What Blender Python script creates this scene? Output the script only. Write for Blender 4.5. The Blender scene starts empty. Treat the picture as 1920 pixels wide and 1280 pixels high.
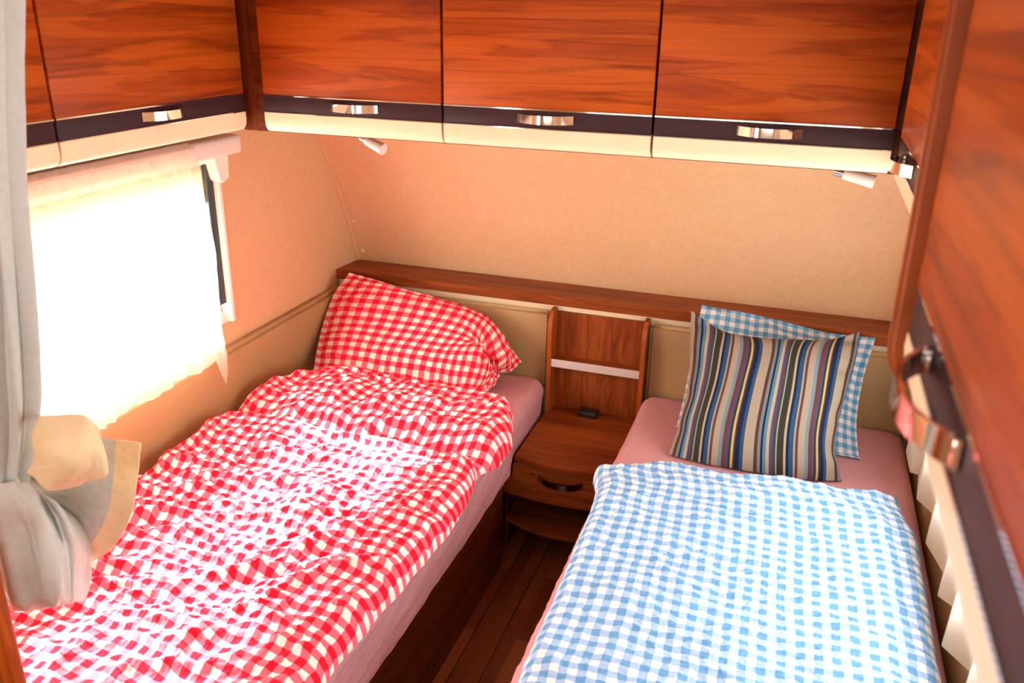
import bpy, bmesh, math, random
import numpy as np
from mathutils import Matrix, Vector

S = bpy.context.scene
COL = S.collection
H = 1.848
FPX = 1598.0
RM = [[0.9458381737478109, -0.13258921092495332, 0.29632794371726767],
      [0.3242337389645195, 0.3402521008554413, -0.8826669759204467],
      [0.01620591245483352, 0.9309396376832157, 0.36481332129151944]]

# ------------------------------------------------------------------ camera
cam = bpy.data.cameras.new('camera')
cam.sensor_width = 36.0
cam.lens = FPX / 1920 * 36.0
cam.clip_start = 0.02
cam.dof.use_dof = True
cam.dof.focus_distance = 2.5
cam.dof.aperture_fstop = 5.6
cob = bpy.data.objects.new('camera', cam)
COL.objects.link(cob)
m4 = Matrix(RM).to_4x4()
m4.translation = (0, 0, H)
cob.matrix_world = m4
S.camera = cob

# ------------------------------------------------------------------ world, sun, lights, exposure
w = bpy.data.worlds.new('outdoors')
S.world = w
w.use_nodes = True
bg = w.node_tree.nodes['Background']
bg.inputs[0].default_value = (1.0, 0.985, 0.95, 1)
bg.inputs[1].default_value = 5.0

def area(name, loc, rot, sx, sy, power, col):
    l = bpy.data.lights.new(name, 'AREA')
    l.shape = 'RECTANGLE'
    l.size, l.size_y = sx, sy
    l.energy = power
    l.color = col
    o = bpy.data.objects.new(name, l)
    o.location = loc
    o.rotation_euler = rot
    COL.objects.link(o)
    return o

sun = bpy.data.lights.new('sun', 'SUN')
sun.energy = 60.0
sun.angle = math.radians(3.0)
sun.color = (1.0, 0.95, 0.88)
so = bpy.data.objects.new('sun', sun)
so.rotation_euler = Vector((0.91, -0.15, -0.74)).to_track_quat('-Z', 'Y').to_euler()
so.location = (-4, 1, 4)
COL.objects.link(so)
# sky light through the two side windows, from outside
area('window_daylight_left', (-1.95, 1.55, 1.2), (0, math.radians(-90), 0), 0.6, 1.2, 50, (1, 0.97, 0.92))
area('window_daylight_right', (0.72, 1.6, 1.1), (0, math.radians(90), 0), 0.75, 1.2, 23, (1, 0.97, 0.92))
# added fill lights out of view, standing in for daylight from the living area
area('rear_fill', (-0.55, -1.7, 1.55), (math.radians(80), 0, 0), 1.7, 0.8, 10, (1, 0.96, 0.9))
area('left_fill', (-1.66, -0.55, 1.35), (0, math.radians(-90), 0), 0.5, 0.9, 13, (1, 0.96, 0.9))
area('overhead_fill', (-0.62, 0.35, 1.955), (0, 0, 0), 0.7, 0.7, 3.5, (1, 0.97, 0.93))

S.view_settings.view_transform = 'Standard'
S.view_settings.look = 'None'
S.view_settings.gamma = 1
S.view_settings.use_curve_mapping = False
S.view_settings.exposure = 0.0
S.cycles.use_denoising = True
S.cycles.max_bounces = 10
S.cycles.diffuse_bounces = 6
S.cycles.transparent_max_bounces = 16
S.cycles.sample_clamp_indirect = 6

# ------------------------------------------------------------------ materials
def new_mat(name):
    m = bpy.data.materials.new(name)
    m.use_nodes = True
    nt = m.node_tree
    nt.nodes.clear()
    out = nt.nodes.new('ShaderNodeOutputMaterial')
    b = nt.nodes.new('ShaderNodeBsdfPrincipled')
    nt.links.new(b.outputs[0], out.inputs[0])
    return m, nt, b, out

def N(nt, t, **kw):
    n = nt.nodes.new(t)
    for k, v in kw.items():
        setattr(n, k, v)
    return n

def plain(name, col, rough=0.5, metal=0.0, spec=0.5, noise=0.0, nscale=60, bump=0.0):
    m, nt, b, out = new_mat(name)
    b.inputs['Base Color'].default_value = (*col, 1)
    b.inputs['Roughness'].default_value = rough
    b.inputs['Metallic'].default_value = metal
    b.inputs['Specular IOR Level'].default_value = spec
    tc = N(nt, 'ShaderNodeTexCoord')
    nz = N(nt, 'ShaderNodeTexNoise')
    nz.inputs['Scale'].default_value = nscale
    nz.inputs['Detail'].default_value = 4
    nt.links.new(tc.outputs['Object'], nz.inputs['Vector'])
    if noise > 0:
        r = N(nt, 'ShaderNodeValToRGB')
        r.color_ramp.elements[0].position = 0.3
        r.color_ramp.elements[1].position = 0.7
        r.color_ramp.elements[0].color = (*[c * (1 - noise) for c in col], 1)
        r.color_ramp.elements[1].color = (*[min(1, c * (1 + noise * .6)) for c in col], 1)
        nt.links.new(nz.outputs[0], r.inputs[0])
        nt.links.new(r.outputs[0], b.inputs['Base Color'])
    if bump > 0:
        bp = N(nt, 'ShaderNodeBump')
        bp.inputs['Strength'].default_value = bump
        bp.inputs['Distance'].default_value = 0.002
        nt.links.new(nz.outputs[0], bp.inputs['Height'])
        nt.links.new(bp.outputs[0], b.inputs['Normal'])
    return m

def wood(name, axis, cols, rough=0.42, along=0.8, across=11.0, seed=0.0, dist=0.7, coat=0.0):
    """cols: dark, mid, light; grain runs along axis"""
    m, nt, b, out = new_mat(name)
    tc = N(nt, 'ShaderNodeTexCoord')
    mp = N(nt, 'ShaderNodeMapping')
    sc = [across] * 3
    sc['xyz'.index(axis)] = along
    mp.inputs['Scale'].default_value = sc
    mp.inputs['Location'].default_value = (seed * 3.1, seed * 1.7, seed * 2.3)
    nt.links.new(tc.outputs['Object'], mp.inputs['Vector'])
    nz = N(nt, 'ShaderNodeTexNoise')
    nz.inputs['Scale'].default_value = 1.6
    nz.inputs['Detail'].default_value = 5
    nz.inputs['Roughness'].default_value = 0.55
    nz.inputs['Distortion'].default_value = dist
    nt.links.new(mp.outputs[0], nz.inputs['Vector'])
    r = N(nt, 'ShaderNodeValToRGB')
    e = r.color_ramp.elements
    e[0].position = 0.30; e[0].color = (*cols[0], 1)
    e[1].position = 0.72; e[1].color = (*cols[2], 1)
    k = e.new(0.44); k.color = (*cols[1], 1)
    k = e.new(0.50); k.color = (*[c * 0.84 for c in cols[1]], 1)
    k = e.new(0.53); k.color = (*[(a + c) / 2 for a, c in zip(cols[1], cols[2])], 1)
    nt.links.new(nz.outputs[0], r.inputs[0])
    mp2 = N(nt, 'ShaderNodeMapping')
    sc2 = [across * 16] * 3
    sc2['xyz'.index(axis)] = along * 3
    mp2.inputs['Scale'].default_value = sc2
    nt.links.new(tc.outputs['Object'], mp2.inputs['Vector'])
    n2 = N(nt, 'ShaderNodeTexNoise')
    n2.inputs['Scale'].default_value = 1.0
    n2.inputs['Detail'].default_value = 3
    nt.links.new(mp2.outputs[0], n2.inputs['Vector'])
    r2 = N(nt, 'ShaderNodeMapRange')
    r2.inputs[1].default_value = 0.3; r2.inputs[2].default_value = 0.7
    r2.inputs[3].default_value = 0.86; r2.inputs[4].default_value = 1.08
    nt.links.new(n2.outputs[0], r2.inputs[0])
    # thin dark figure lines following the contours of a slow noise
    mp4 = N(nt, 'ShaderNodeMapping')
    sc4 = [across * 0.5] * 3
    sc4['xyz'.index(axis)] = along * 0.30
    mp4.inputs['Scale'].default_value = sc4
    mp4.inputs['Location'].default_value = (seed * 1.3, seed * 5.1, seed * 0.7)
    nt.links.new(tc.outputs['Object'], mp4.inputs['Vector'])
    n4 = N(nt, 'ShaderNodeTexNoise')
    n4.inputs['Scale'].default_value = 1.5
    n4.inputs['Detail'].default_value = 3
    n4.inputs['Roughness'].default_value = 0.4
    nt.links.new(mp4.outputs[0], n4.inputs['Vector'])
    m5 = N(nt, 'ShaderNodeMath', operation='MULTIPLY'); m5.inputs[1].default_value = 13.0
    nt.links.new(n4.outputs[0], m5.inputs[0])
    pp = N(nt, 'ShaderNodeMath', operation='PINGPONG'); pp.inputs[1].default_value = 0.5
    nt.links.new(m5.outputs[0], pp.inputs[0])
    m6 = N(nt, 'ShaderNodeMapRange')
    m6.inputs[1].default_value = 0.0; m6.inputs[2].default_value = 0.13
    m6.inputs[3].default_value = 0.70; m6.inputs[4].default_value = 1.0
    nt.links.new(pp.outputs[0], m6.inputs[0])
    m7 = N(nt, 'ShaderNodeMath', operation='MULTIPLY')
    nt.links.new(r2.outputs[0], m7.inputs[0]); nt.links.new(m6.outputs[0], m7.inputs[1])
    mx = N(nt, 'ShaderNodeVectorMath', operation='SCALE')
    nt.links.new(r.outputs[0], mx.inputs[0])
    nt.links.new(m7.outputs[0], mx.inputs['Scale'])
    nt.links.new(mx.outputs[0], b.inputs['Base Color'])
    b.inputs['Roughness'].default_value = rough
    b.inputs['Coat Weight'].default_value = coat
    b.inputs['Specular IOR Level'].default_value = 0.2
    b.inputs['Coat Roughness'].default_value = 0.25
    return m

CH = ((0.20, 0.028, 0.004), (0.37, 0.060, 0.005), (0.48, 0.100, 0.009))
WX = wood('cherry_grain_x', 'x', CH, seed=1)
WX2 = wood('cherry_grain_x_b', 'x', CH, seed=5)
WY = wood('cherry_grain_y', 'y', CH, seed=2)
WZ = wood('cherry_grain_z', 'z', ((0.16, 0.028, 0.005), (0.26, 0.050, 0.009), (0.34, 0.078, 0.014)), seed=3, along=1.5, across=14)
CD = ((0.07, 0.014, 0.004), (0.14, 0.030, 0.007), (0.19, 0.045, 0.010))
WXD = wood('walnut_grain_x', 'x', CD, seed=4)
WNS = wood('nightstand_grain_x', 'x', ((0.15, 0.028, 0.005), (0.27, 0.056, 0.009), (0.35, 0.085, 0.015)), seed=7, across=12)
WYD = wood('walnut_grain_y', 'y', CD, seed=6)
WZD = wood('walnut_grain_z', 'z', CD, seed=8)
EDGE = plain('cherry_edge', (0.36, 0.075, 0.010), 0.35, noise=0.12, nscale=20)

BAND = plain('aubergine_band', (0.042, 0.018, 0.022), 0.5, spec=0.2, noise=0.05)
LIP = plain('cream_lip', (0.88, 0.74, 0.50), 0.35, noise=0.03, nscale=30)
CHROME = plain('chrome', (0.86, 0.84, 0.82), 0.06, metal=1.0)
ALU = plain('brushed_aluminium', (0.83, 0.74, 0.71), 0.4, metal=0.4)
DARKMETAL = plain('dark_bronze_handle', (0.30, 0.24, 0.22), 0.16, metal=1.0)
GLASSWHITE = plain('frosted_lamp_plastic', (0.80, 0.66, 0.60), 0.35)
BLACK = plain('black_plastic', (0.010, 0.016, 0.018), 0.4)
DARKGAP = plain('dark_rubber_and_gap_shade', (0.03, 0.045, 0.05), 0.5)  # window rubber, also the painted shade behind locker door gaps
WHITEPL = plain('white_window_plastic', (0.92, 0.86, 0.76), 0.35)
CUSH = plain('tan_leatherette', (0.46, 0.30, 0.135), 0.42, noise=0.05, nscale=8, bump=0.05)
LEDGE = plain('cream_ledge', (0.80, 0.64, 0.42), 0.5)
SCREW = plain('cream_screw_cap', (0.86, 0.68, 0.48), 0.35)
CEIL = plain('ceiling_panel', (0.80, 0.70, 0.56), 0.6, noise=0.04)
GREY = plain('grey_curtain_cloth', (0.55, 0.585, 0.58), 0.8, noise=0.05, nscale=90, bump=0.15)
BEIGE = plain('beige_curtain_hem', (0.84, 0.68, 0.43), 0.8, noise=0.05, nscale=90, bump=0.15)
SHEET = plain('dusty_pink_jersey', (0.60, 0.29, 0.325), 0.85, noise=0.04, nscale=25, bump=0.08)
MATT = plain('mattress_ticking', (0.7, 0.68, 0.62), 0.9)

# wall covering: peach beige with faint swirls
def wallmat():
    m, nt, b, out = new_mat('peach_wall_covering')
    tc = N(nt, 'ShaderNodeTexCoord')
    nz = N(nt, 'ShaderNodeTexNoise')
    nz.inputs['Scale'].default_value = 26
    nz.inputs['Detail'].default_value = 3
    nz.inputs['Distortion'].default_value = 2.2
    nt.links.new(tc.outputs['Object'], nz.inputs['Vector'])
    r = N(nt, 'ShaderNodeValToRGB')
    e = r.color_ramp.elements
    e[0].position = 0.38; e[0].color = (0.72, 0.44, 0.235, 1)
    e[1].position = 0.66; e[1].color = (0.75, 0.480, 0.275, 1)
    nt.links.new(nz.outputs[0], r.inputs[0])
    nt.links.new(r.outputs[0], b.inputs['Base Color'])
    b.inputs['Roughness'].default_value = 0.55
    return m
WALL = wallmat()

def floormat():
    m, nt, b, out = new_mat('strip_floor')
    tc = N(nt, 'ShaderNodeTexCoord')
    mp = N(nt, 'ShaderNodeMapping')
    mp.inputs['Rotation'].default_value = (0, 0, math.radians(90))
    mp.inputs['Location'].default_value = (0.07, 0.793, 0)
    nt.links.new(tc.outputs['Object'], mp.inputs['Vector'])
    def brick(wd, ht, mort, c1, c2, cm, off):
        k = N(nt, 'ShaderNodeTexBrick')
        k.inputs['Scale'].default_value = 1.0
        k.inputs['Brick Width'].default_value = wd
        k.inputs['Row Height'].default_value = ht
        k.inputs['Mortar Size'].default_value = mort
        k.inputs['Mortar Smooth'].default_value = 0.0
        k.inputs['Bias'].default_value = 0.0
        k.inputs['Color1'].default_value = (*c1, 1)
        k.inputs['Color2'].default_value = (*c2, 1)
        k.inputs['Mortar'].default_value = (*cm, 1)
        k.offset = off
        nt.links.new(mp.outputs[0], k.inputs['Vector'])
        return k
    k1 = brick(0.33, 0.045, 0.0, (0.17, 0.036, 0.010), (0.33, 0.088, 0.026), (0, 0, 0), 0.43)
    k2 = brick(6.0, 0.09, 0.0016, (1, 1, 1), (1, 1, 1), (0.05, 0.04, 0.04), 0.0)
    nz = N(nt, 'ShaderNodeTexNoise')
    mp3 = N(nt, 'ShaderNodeMapping')
    mp3.inputs['Scale'].default_value = (60, 4, 1)
    nt.links.new(tc.outputs['Object'], mp3.inputs['Vector'])
    nt.links.new(mp3.outputs[0], nz.inputs['Vector'])
    nz.inputs['Scale'].default_value = 1.0
    mr = N(nt, 'ShaderNodeMapRange')
    mr.inputs[3].default_value = 0.8; mr.inputs[4].default_value = 1.2
    nt.links.new(nz.outputs[0], mr.inputs[0])
    a = N(nt, 'ShaderNodeVectorMath', operation='MULTIPLY')
    nt.links.new(k1.outputs[0], a.inputs[0]); nt.links.new(k2.outputs[0], a.inputs[1])
    c = N(nt, 'ShaderNodeVectorMath', operation='SCALE')
    nt.links.new(a.outputs[0], c.inputs[0]); nt.links.new(mr.outputs[0], c.inputs['Scale'])
    nt.links.new(c.outputs[0], b.inputs['Base Color'])
    b.inputs['Roughness'].default_value = 0.3
    return m
FLOOR = floormat()

def gingham(name, dark, mid, light, period, pucker=0.35, warp=0.0022):
    m, nt, b, out = new_mat(name)
    uv = N(nt, 'ShaderNodeTexCoord')
    nz = N(nt, 'ShaderNodeTexNoise')
    nz.inputs['Scale'].default_value = 45
    nz.inputs['Detail'].default_value = 2
    nt.links.new(uv.outputs['UV'], nz.inputs['Vector'])
    sub = N(nt, 'ShaderNodeVectorMath', operation='SUBTRACT')
    sub.inputs[1].default_value = (0.5, 0.5, 0.5)
    nt.links.new(nz.outputs['Color'], sub.inputs[0])
    scl = N(nt, 'ShaderNodeVectorMath', operation='SCALE')
    scl.inputs['Scale'].default_value = warp * 4
    nt.links.new(sub.outputs[0], scl.inputs[0])
    add = N(nt, 'ShaderNodeVectorMath', operation='ADD')
    nt.links.new(uv.outputs['UV'], add.inputs[0]); nt.links.new(scl.outputs[0], add.inputs[1])
    dv = N(nt, 'ShaderNodeVectorMath', operation='SCALE')
    dv.inputs['Scale'].default_value = 1.0 / period
    nt.links.new(add.outputs[0], dv.inputs[0])
    fr = N(nt, 'ShaderNodeVectorMath', operation='FRACTION')
    nt.links.new(dv.outputs[0], fr.inputs[0])
    sp = N(nt, 'ShaderNodeSeparateXYZ')
    nt.links.new(fr.outputs[0], sp.inputs[0])
    gs = []
    for i in (0, 1):
        g = N(nt, 'ShaderNodeMath', operation='GREATER_THAN')
        g.inputs[1].default_value = 0.5
        nt.links.new(sp.outputs[i], g.inputs[0])
        gs.append(g)
    sm = N(nt, 'ShaderNodeMath', operation='ADD')
    nt.links.new(gs[0].outputs[0], sm.inputs[0]); nt.links.new(gs[1].outputs[0], sm.inputs[1])
    hf = N(nt, 'ShaderNodeMath', operation='MULTIPLY')
    hf.inputs[1].default_value = 0.5
    nt.links.new(sm.outputs[0], hf.inputs[0])
    r = N(nt, 'ShaderNodeValToRGB')
    r.color_ramp.interpolation = 'CONSTANT'
    e = r.color_ramp.elements
    e[0].position = 0.0; e[0].color = (*light, 1)
    e[1].position = 0.75; e[1].color = (*dark, 1)
    k = e.new(0.25); k.color = (*mid, 1)
    nt.links.new(hf.outputs[0], r.inputs[0])
    nt.links.new(r.outputs[0], b.inputs['Base Color'])
    b.inputs['Roughness'].default_value = 0.9
    b.inputs['Specular IOR Level'].default_value = 0.2
    n2 = N(nt, 'ShaderNodeTexNoise')
    mp = N(nt, 'ShaderNodeMapping')
    mp.inputs['Scale'].default_value = (110, 45, 1)
    nt.links.new(uv.outputs['UV'], mp.inputs['Vector'])
    nt.links.new(mp.outputs[0], n2.inputs['Vector'])
    n2.inputs['Scale'].default_value = 1.0
    n2.inputs['Detail'].default_value = 2
    bp = N(nt, 'ShaderNodeBump')
    bp.inputs['Strength'].default_value = pucker
    bp.inputs['Distance'].default_value = 0.006
    nt.links.new(n2.outputs[0], bp.inputs['Height'])
    nt.links.new(bp.outputs[0], b.inputs['Normal'])
    return m
RED = gingham('red_gingham', (0.82, 0.008, 0.03), (0.90, 0.15, 0.22), (0.92, 0.86, 0.83), 0.0375, 0.5, 0.0009)
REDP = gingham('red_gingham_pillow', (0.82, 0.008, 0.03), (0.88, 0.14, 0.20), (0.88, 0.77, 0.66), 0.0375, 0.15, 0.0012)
BLUE = gingham('blue_gingham', (0.14, 0.35, 0.66), (0.37, 0.56, 0.85), (0.90, 0.88, 0.93), 0.038, 0.5, 0.0015)
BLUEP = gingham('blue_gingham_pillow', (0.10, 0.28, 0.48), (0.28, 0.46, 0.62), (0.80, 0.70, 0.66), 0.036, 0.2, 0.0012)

def stripes():
    cs = dict(olive=(0.045, 0.036, 0.022), cream=(0.52, 0.42, 0.29), navy=(0.006, 0.016, 0.055), steel=(0.028, 0.085, 0.19),
              light=(0.40, 0.40, 0.33), maroon=(0.155, 0.045, 0.045), gcream=(0.43, 0.35, 0.27), lblue=(0.20, 0.29, 0.35),
              purple=(0.085, 0.075, 0.16), yellow=(0.62, 0.47, 0.22), brown=(0.10, 0.045, 0.03), gblue=(0.22, 0.24, 0.27),
              blue=(0.10, 0.26, 0.38), line=(0.26, 0.46, 0.50))
    seq = [('olive', 50), ('cream', 18), ('navy', 22), ('steel', 33), ('light', 14), ('maroon', 22), ('gcream', 50), ('lblue', 30),
           ('maroon', 30), ('purple', 20), ('olive', 20), ('yellow', 18), ('brown', 12), ('navy', 38), ('steel', 30), ('gcream', 85),
           ('brown', 30), ('gblue', 25), ('navy', 20), ('blue', 27), ('cream', 25), ('purple', 30), ('brown', 22), ('line', 12)]
    tot = sum(s[1] for s in seq)
    m, nt, b, out = new_mat('blue_striped_cushion_cloth')
    tc = N(nt, 'ShaderNodeTexCoord')
    sp = N(nt, 'ShaderNodeSeparateXYZ')
    nt.links.new(tc.outputs['UV'], sp.inputs[0])
    ma = N(nt, 'ShaderNodeMath', operation='MULTIPLY_ADD')
    ma.inputs[1].default_value = 1.0 / (tot / 1465.0)
    ma.inputs[2].default_value = -225.0 / tot + 1.0
    nt.links.new(sp.outputs[0], ma.inputs[0])
    fr = N(nt, 'ShaderNodeMath', operation='FRACT')
    nt.links.new(ma.outputs[0], fr.inputs[0])
    r = N(nt, 'ShaderNodeValToRGB')
    r.color_ramp.interpolation = 'CONSTANT'
    e = r.color_ramp.elements
    acc = 0
    for i, (c, wd) in enumerate(seq):
        p = acc / tot
        if i == 0:
            k = e[0]
        elif i == len(seq) - 1:
            k = e[len(e) - 1]
        else:
            k = e.new(p)
        k.position = p
        k.color = (*[q * 0.74 for q in cs[c]], 1)
        acc += wd
    nt.links.new(fr.outputs[0], r.inputs[0])
    nt.links.new(r.outputs[0], b.inputs['Base Color'])
    b.inputs['Roughness'].default_value = 0.8
    b.inputs['Specular IOR Level'].default_value = 0.25
    return m
STRIPE = stripes()

def sheer(name, transp, col=(0.95, 0.88, 0.78), back=0.5):
    m = bpy.data.materials.new(name)
    m.use_nodes = True
    nt = m.node_tree
    nt.nodes.clear()
    out = N(nt, 'ShaderNodeOutputMaterial')
    d = N(nt, 'ShaderNodeBsdfDiffuse'); d.inputs[0].default_value = (*col, 1)
    t = N(nt, 'ShaderNodeBsdfTranslucent'); t.inputs[0].default_value = (*col, 1)
    tr = N(nt, 'ShaderNodeBsdfTransparent')
    a = N(nt, 'ShaderNodeMixShader'); a.inputs[0].default_value = back
    c = N(nt, 'ShaderNodeMixShader'); c.inputs[0].default_value = transp
    nt.links.new(d.outputs[0], a.inputs[1]); nt.links.new(t.outputs[0], a.inputs[2])
    nt.links.new(a.outputs[0], c.inputs[1]); nt.links.new(tr.outputs[0], c.inputs[2])
    nt.links.new(c.outputs[0], out.inputs[0])
    return m
SHEER = sheer('sheer_voile', 0.38)
SHEER2 = sheer('pleated_blind_cloth', 0.03, (0.80, 0.62, 0.42))
SHEER3 = sheer('sheer_voile_right', 0.10, (0.98, 0.96, 0.93), 0.9)

def glass():
    m = bpy.data.materials.new('acrylic_pane')
    m.use_nodes = True
    nt = m.node_tree
    nt.nodes.clear()
    out = N(nt, 'ShaderNodeOutputMaterial')
    g = N(nt, 'ShaderNodeBsdfGlossy'); g.inputs['Roughness'].default_value = 0.02
    tr = N(nt, 'ShaderNodeBsdfTransparent'); tr.inputs[0].default_value = (0.96, 0.97, 0.96, 1)
    f = N(nt, 'ShaderNodeMixShader'); f.inputs[0].default_value = 0.05
    nt.links.new(tr.outputs[0], f.inputs[1]); nt.links.new(g.outputs[0], f.inputs[2])
    nt.links.new(f.outputs[0], out.inputs[0])
    return m
PANE = glass()

# ------------------------------------------------------------------ builders
def origin(o):
    v = Vector(o.location)
    p = o.parent
    while p:
        v += Vector(p.location)
        p = p.parent
    return v

def thing(name, label, cat, loc, group=None):
    o = bpy.data.objects.new(name, None)
    o.empty_display_size = 0.05
    COL.objects.link(o)
    o.location = loc
    o['label'] = label
    o['category'] = cat
    if group:
        o['group'] = group
    return o

def obj(name, bm, mat, parent=None, loc=None, smooth=False, label=None, cat=None, kind=None, group=None, sharp=35):
    """bm is in world coordinates; it is stored relative to its own origin"""
    if parent is not None:
        base = origin(parent)
        off = Vector((0, 0, 0))
    else:
        base = Vector(loc if loc is not None else (0, 0, 0))
    for v in bm.verts:
        v.co -= base
    me = bpy.data.meshes.new(name)
    bm.normal_update()
    bm.to_mesh(me)
    bm.free()
    if isinstance(mat, (list, tuple)):
        for mm in mat:
            me.materials.append(mm)
    else:
        me.materials.append(mat)
    if smooth:
        for p in me.polygons:
            p.use_smooth = True
        if sharp:
            me.set_sharp_from_angle(angle=math.radians(sharp))
    o = bpy.data.objects.new(name, me)
    COL.objects.link(o)
    if parent is not None:
        o.parent = parent
    else:
        o.location = base
    for k, v in (('label', label), ('category', cat), ('kind', kind), ('group', group)):
        if v:
            o[k] = v
    return o

def box(x0, x1, y0, y1, z0, z1, bev=0.0, seg=2, bm=None):
    b = bmesh.new()
    vs = [b.verts.new((x, y, z)) for x in (x0, x1) for y in (y0, y1) for z in (z0, z1)]
    for f in ((0, 1, 3, 2), (4, 6, 7, 5), (0, 4, 5, 1), (2, 3, 7, 6), (0, 2, 6, 4), (1, 5, 7, 3)):
        b.faces.new([vs[i] for i in f])
    bmesh.ops.recalc_face_normals(b, faces=b.faces[:])
    if bev > 0:
        bmesh.ops.bevel(b, geom=b.edges[:], offset=bev, segments=seg, profile=0.5, affect='EDGES')
    if bm is None:
        return b
    me = bpy.data.meshes.new('tmp')
    b.to_mesh(me); b.free()
    bm.from_mesh(me)
    bpy.data.meshes.remove(me)
    return bm

def extrude_profile(pts, axis, a0, a1):
    """closed polygon pts in the two other axes, extruded along axis"""
    b = bmesh.new()
    def mk(p, a):
        if axis == 'x': return (a, p[0], p[1])
        if axis == 'y': return (p[0], a, p[1])
        return (p[0], p[1], a)
    A = [b.verts.new(mk(p, a0)) for p in pts]
    B = [b.verts.new(mk(p, a1)) for p in pts]
    n = len(pts)
    for i in range(n):
        b.faces.new((A[i], A[(i + 1) % n], B[(i + 1) % n], B[i]))
    b.faces.new(A[::-1]); b.faces.new(B)
    bmesh.ops.recalc_face_normals(b, faces=b.faces[:])
    return b

def cyl(p0, p1, r0, r1=None, n=24, cap_round=0.0):
    r1 = r0 if r1 is None else r1
    p0, p1 = Vector(p0), Vector(p1)
    b = bmesh.new()
    d = (p1 - p0)
    L = d.length
    bmesh.ops.create_cone(b, cap_ends=True, segments=n, radius1=r0, radius2=r1, depth=L)
    q = d.to_track_quat('Z', 'Y').to_matrix().to_4x4()
    q.translation = (p0 + p1) / 2
    bmesh.ops.transform(b, matrix=q, verts=b.verts[:])
    return b

def merge(*bms):
    out = bmesh.new()
    for b in bms:
        me = bpy.data.meshes.new('tmp')
        b.to_mesh(me); b.free()
        out.from_mesh(me)
        bpy.data.meshes.remove(me)
    return out

# vectorised value noise
def vnoise(x, y, seed=0):
    x = np.asarray(x, float); y = np.asarray(y, float)
    xi = np.floor(x).astype(np.int64); yi = np.floor(y).astype(np.int64)
    xf = x - xi; yf = y - yi
    def g(a, b):
        h = (a * 374761393 + b * 668265263 + seed * 974634777) & 0xffffffff
        h = ((h ^ (h >> 13)) * 1274126177) & 0xffffffff
        h = (h ^ (h >> 16)) & 0xffffffff
        an = h / 4294967296.0 * 2 * np.pi
        return np.cos(an), np.sin(an)
    u = xf * xf * xf * (xf * (xf * 6 - 15) + 10); v = yf * yf * yf * (yf * (yf * 6 - 15) + 10)
    def dt(i, j):
        c, s = g(xi + i, yi + j)
        return c * (xf - i) + s * (yf - j)
    a = dt(0, 0) * (1 - u) + dt(1, 0) * u
    b = dt(0, 1) * (1 - u) + dt(1, 1) * u
    return (a * (1 - v) + b * v) * 1.4

def fbm(x, y, seed=0, o=3):
    s = 0; a = 1.0; f = 1.0
    for i in range(o):
        s = s + a * vnoise(x * f, y * f, seed + i)
        a *= 0.5; f *= 2.03
    return s

def ridge(x, y, seed=0):
    return (1 - np.abs(vnoise(x, y, seed)) * 2.0).clip(0, 1) ** 2

def grid_obj(name, P, UV, mat, parent=None, loc=None, flip=False, matidx=None, solid=0.0, **kw):
    """P: (n,m,3) world coordinates; UV: (n,m,2)"""
    n, m, _ = P.shape
    base = np.array(origin(parent) if parent is not None else Vector(loc))
    V = (P - base).reshape(-1, 3)
    idx = np.arange(n * m).reshape(n, m)
    F = np.stack([idx[:-1, :-1], idx[:-1, 1:], idx[1:, 1:], idx[1:, :-1]], -1).reshape(-1, 4)
    if flip:
        F = F[:, ::-1]
    me = bpy.data.meshes.new(name)
    me.from_pydata(V.tolist(), [], F.tolist())
    uvl = me.uv_layers.new(name='UVMap')
    uv = UV.reshape(-1, 2)[F.reshape(-1)]
    uvl.data.foreach_set('uv', uv.astype(np.float32).reshape(-1))
    mats = mat if isinstance(mat, (list, tuple)) else [mat]
    for mm in mats:
        me.materials.append(mm)
    me.polygons.foreach_set('use_smooth', [True] * len(F))
    if matidx is not None:
        me.polygons.foreach_set('material_index', matidx.reshape(-1).astype(int).tolist())
    me.update()
    o = bpy.data.objects.new(name, me)
    COL.objects.link(o)
    if parent is not None:
        o.parent = parent
    else:
        o.location = base
    if solid > 0:
        md = o.modifiers.new('thickness', 'SOLIDIFY')
        md.thickness = solid
        md.offset = 0
    for k, v in kw.items():
        if v:
            o[{'cat': 'category'}.get(k, k)] = v
    return o

def at(px, py, Y):
    """point of the room seen at a place of the 1920x1280 photograph, at depth Y along the beds"""
    c = (px - 960.0, -(py - 640.0), -FPX)
    r = [sum(RM[i][k] * c[k] for k in range(3)) for i in range(3)]
    s = Y / r[1]
    return (r[0] * s, Y, r[2] * s + H)

def crom(C, t):
    """Catmull-Rom through C (k,...) at t in 0..1 (array)"""
    C = np.asarray(C, float)
    k = C.shape[0]
    Cp = np.concatenate([2 * C[:1] - C[1:2], C, 2 * C[-1:] - C[-2:-1]], 0)
    f = np.clip(t, 0, 1) * (k - 1)
    i = np.minimum(f.astype(int), k - 2)
    u = (f - i).reshape((-1,) + (1,) * (C.ndim - 1))
    p0, p1, p2, p3 = Cp[i], Cp[i + 1], Cp[i + 2], Cp[i + 3]
    return 0.5 * ((2 * p1) + (-p0 + p2) * u + (2 * p0 - 5 * p1 + 4 * p2 - p3) * u ** 2 + (-p0 + 3 * p1 - 3 * p2 + p3) * u ** 3)

def patch(ctrl, nu, nv):
    """ctrl: rows (v) x cols (u) of points -> (nv,nu,3)"""
    C = np.array(ctrl, float)
    A = crom(C, np.linspace(0, 1, nv))
    B = crom(np.transpose(A, (1, 0, 2)), np.linspace(0, 1, nu))
    return np.transpose(B, (1, 0, 2))

def normals(P):
    du = np.gradient(P, axis=1); dv = np.gradient(P, axis=0)
    n = np.cross(du, dv)
    return n / (np.linalg.norm(n, axis=-1, keepdims=True) + 1e-9)

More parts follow.
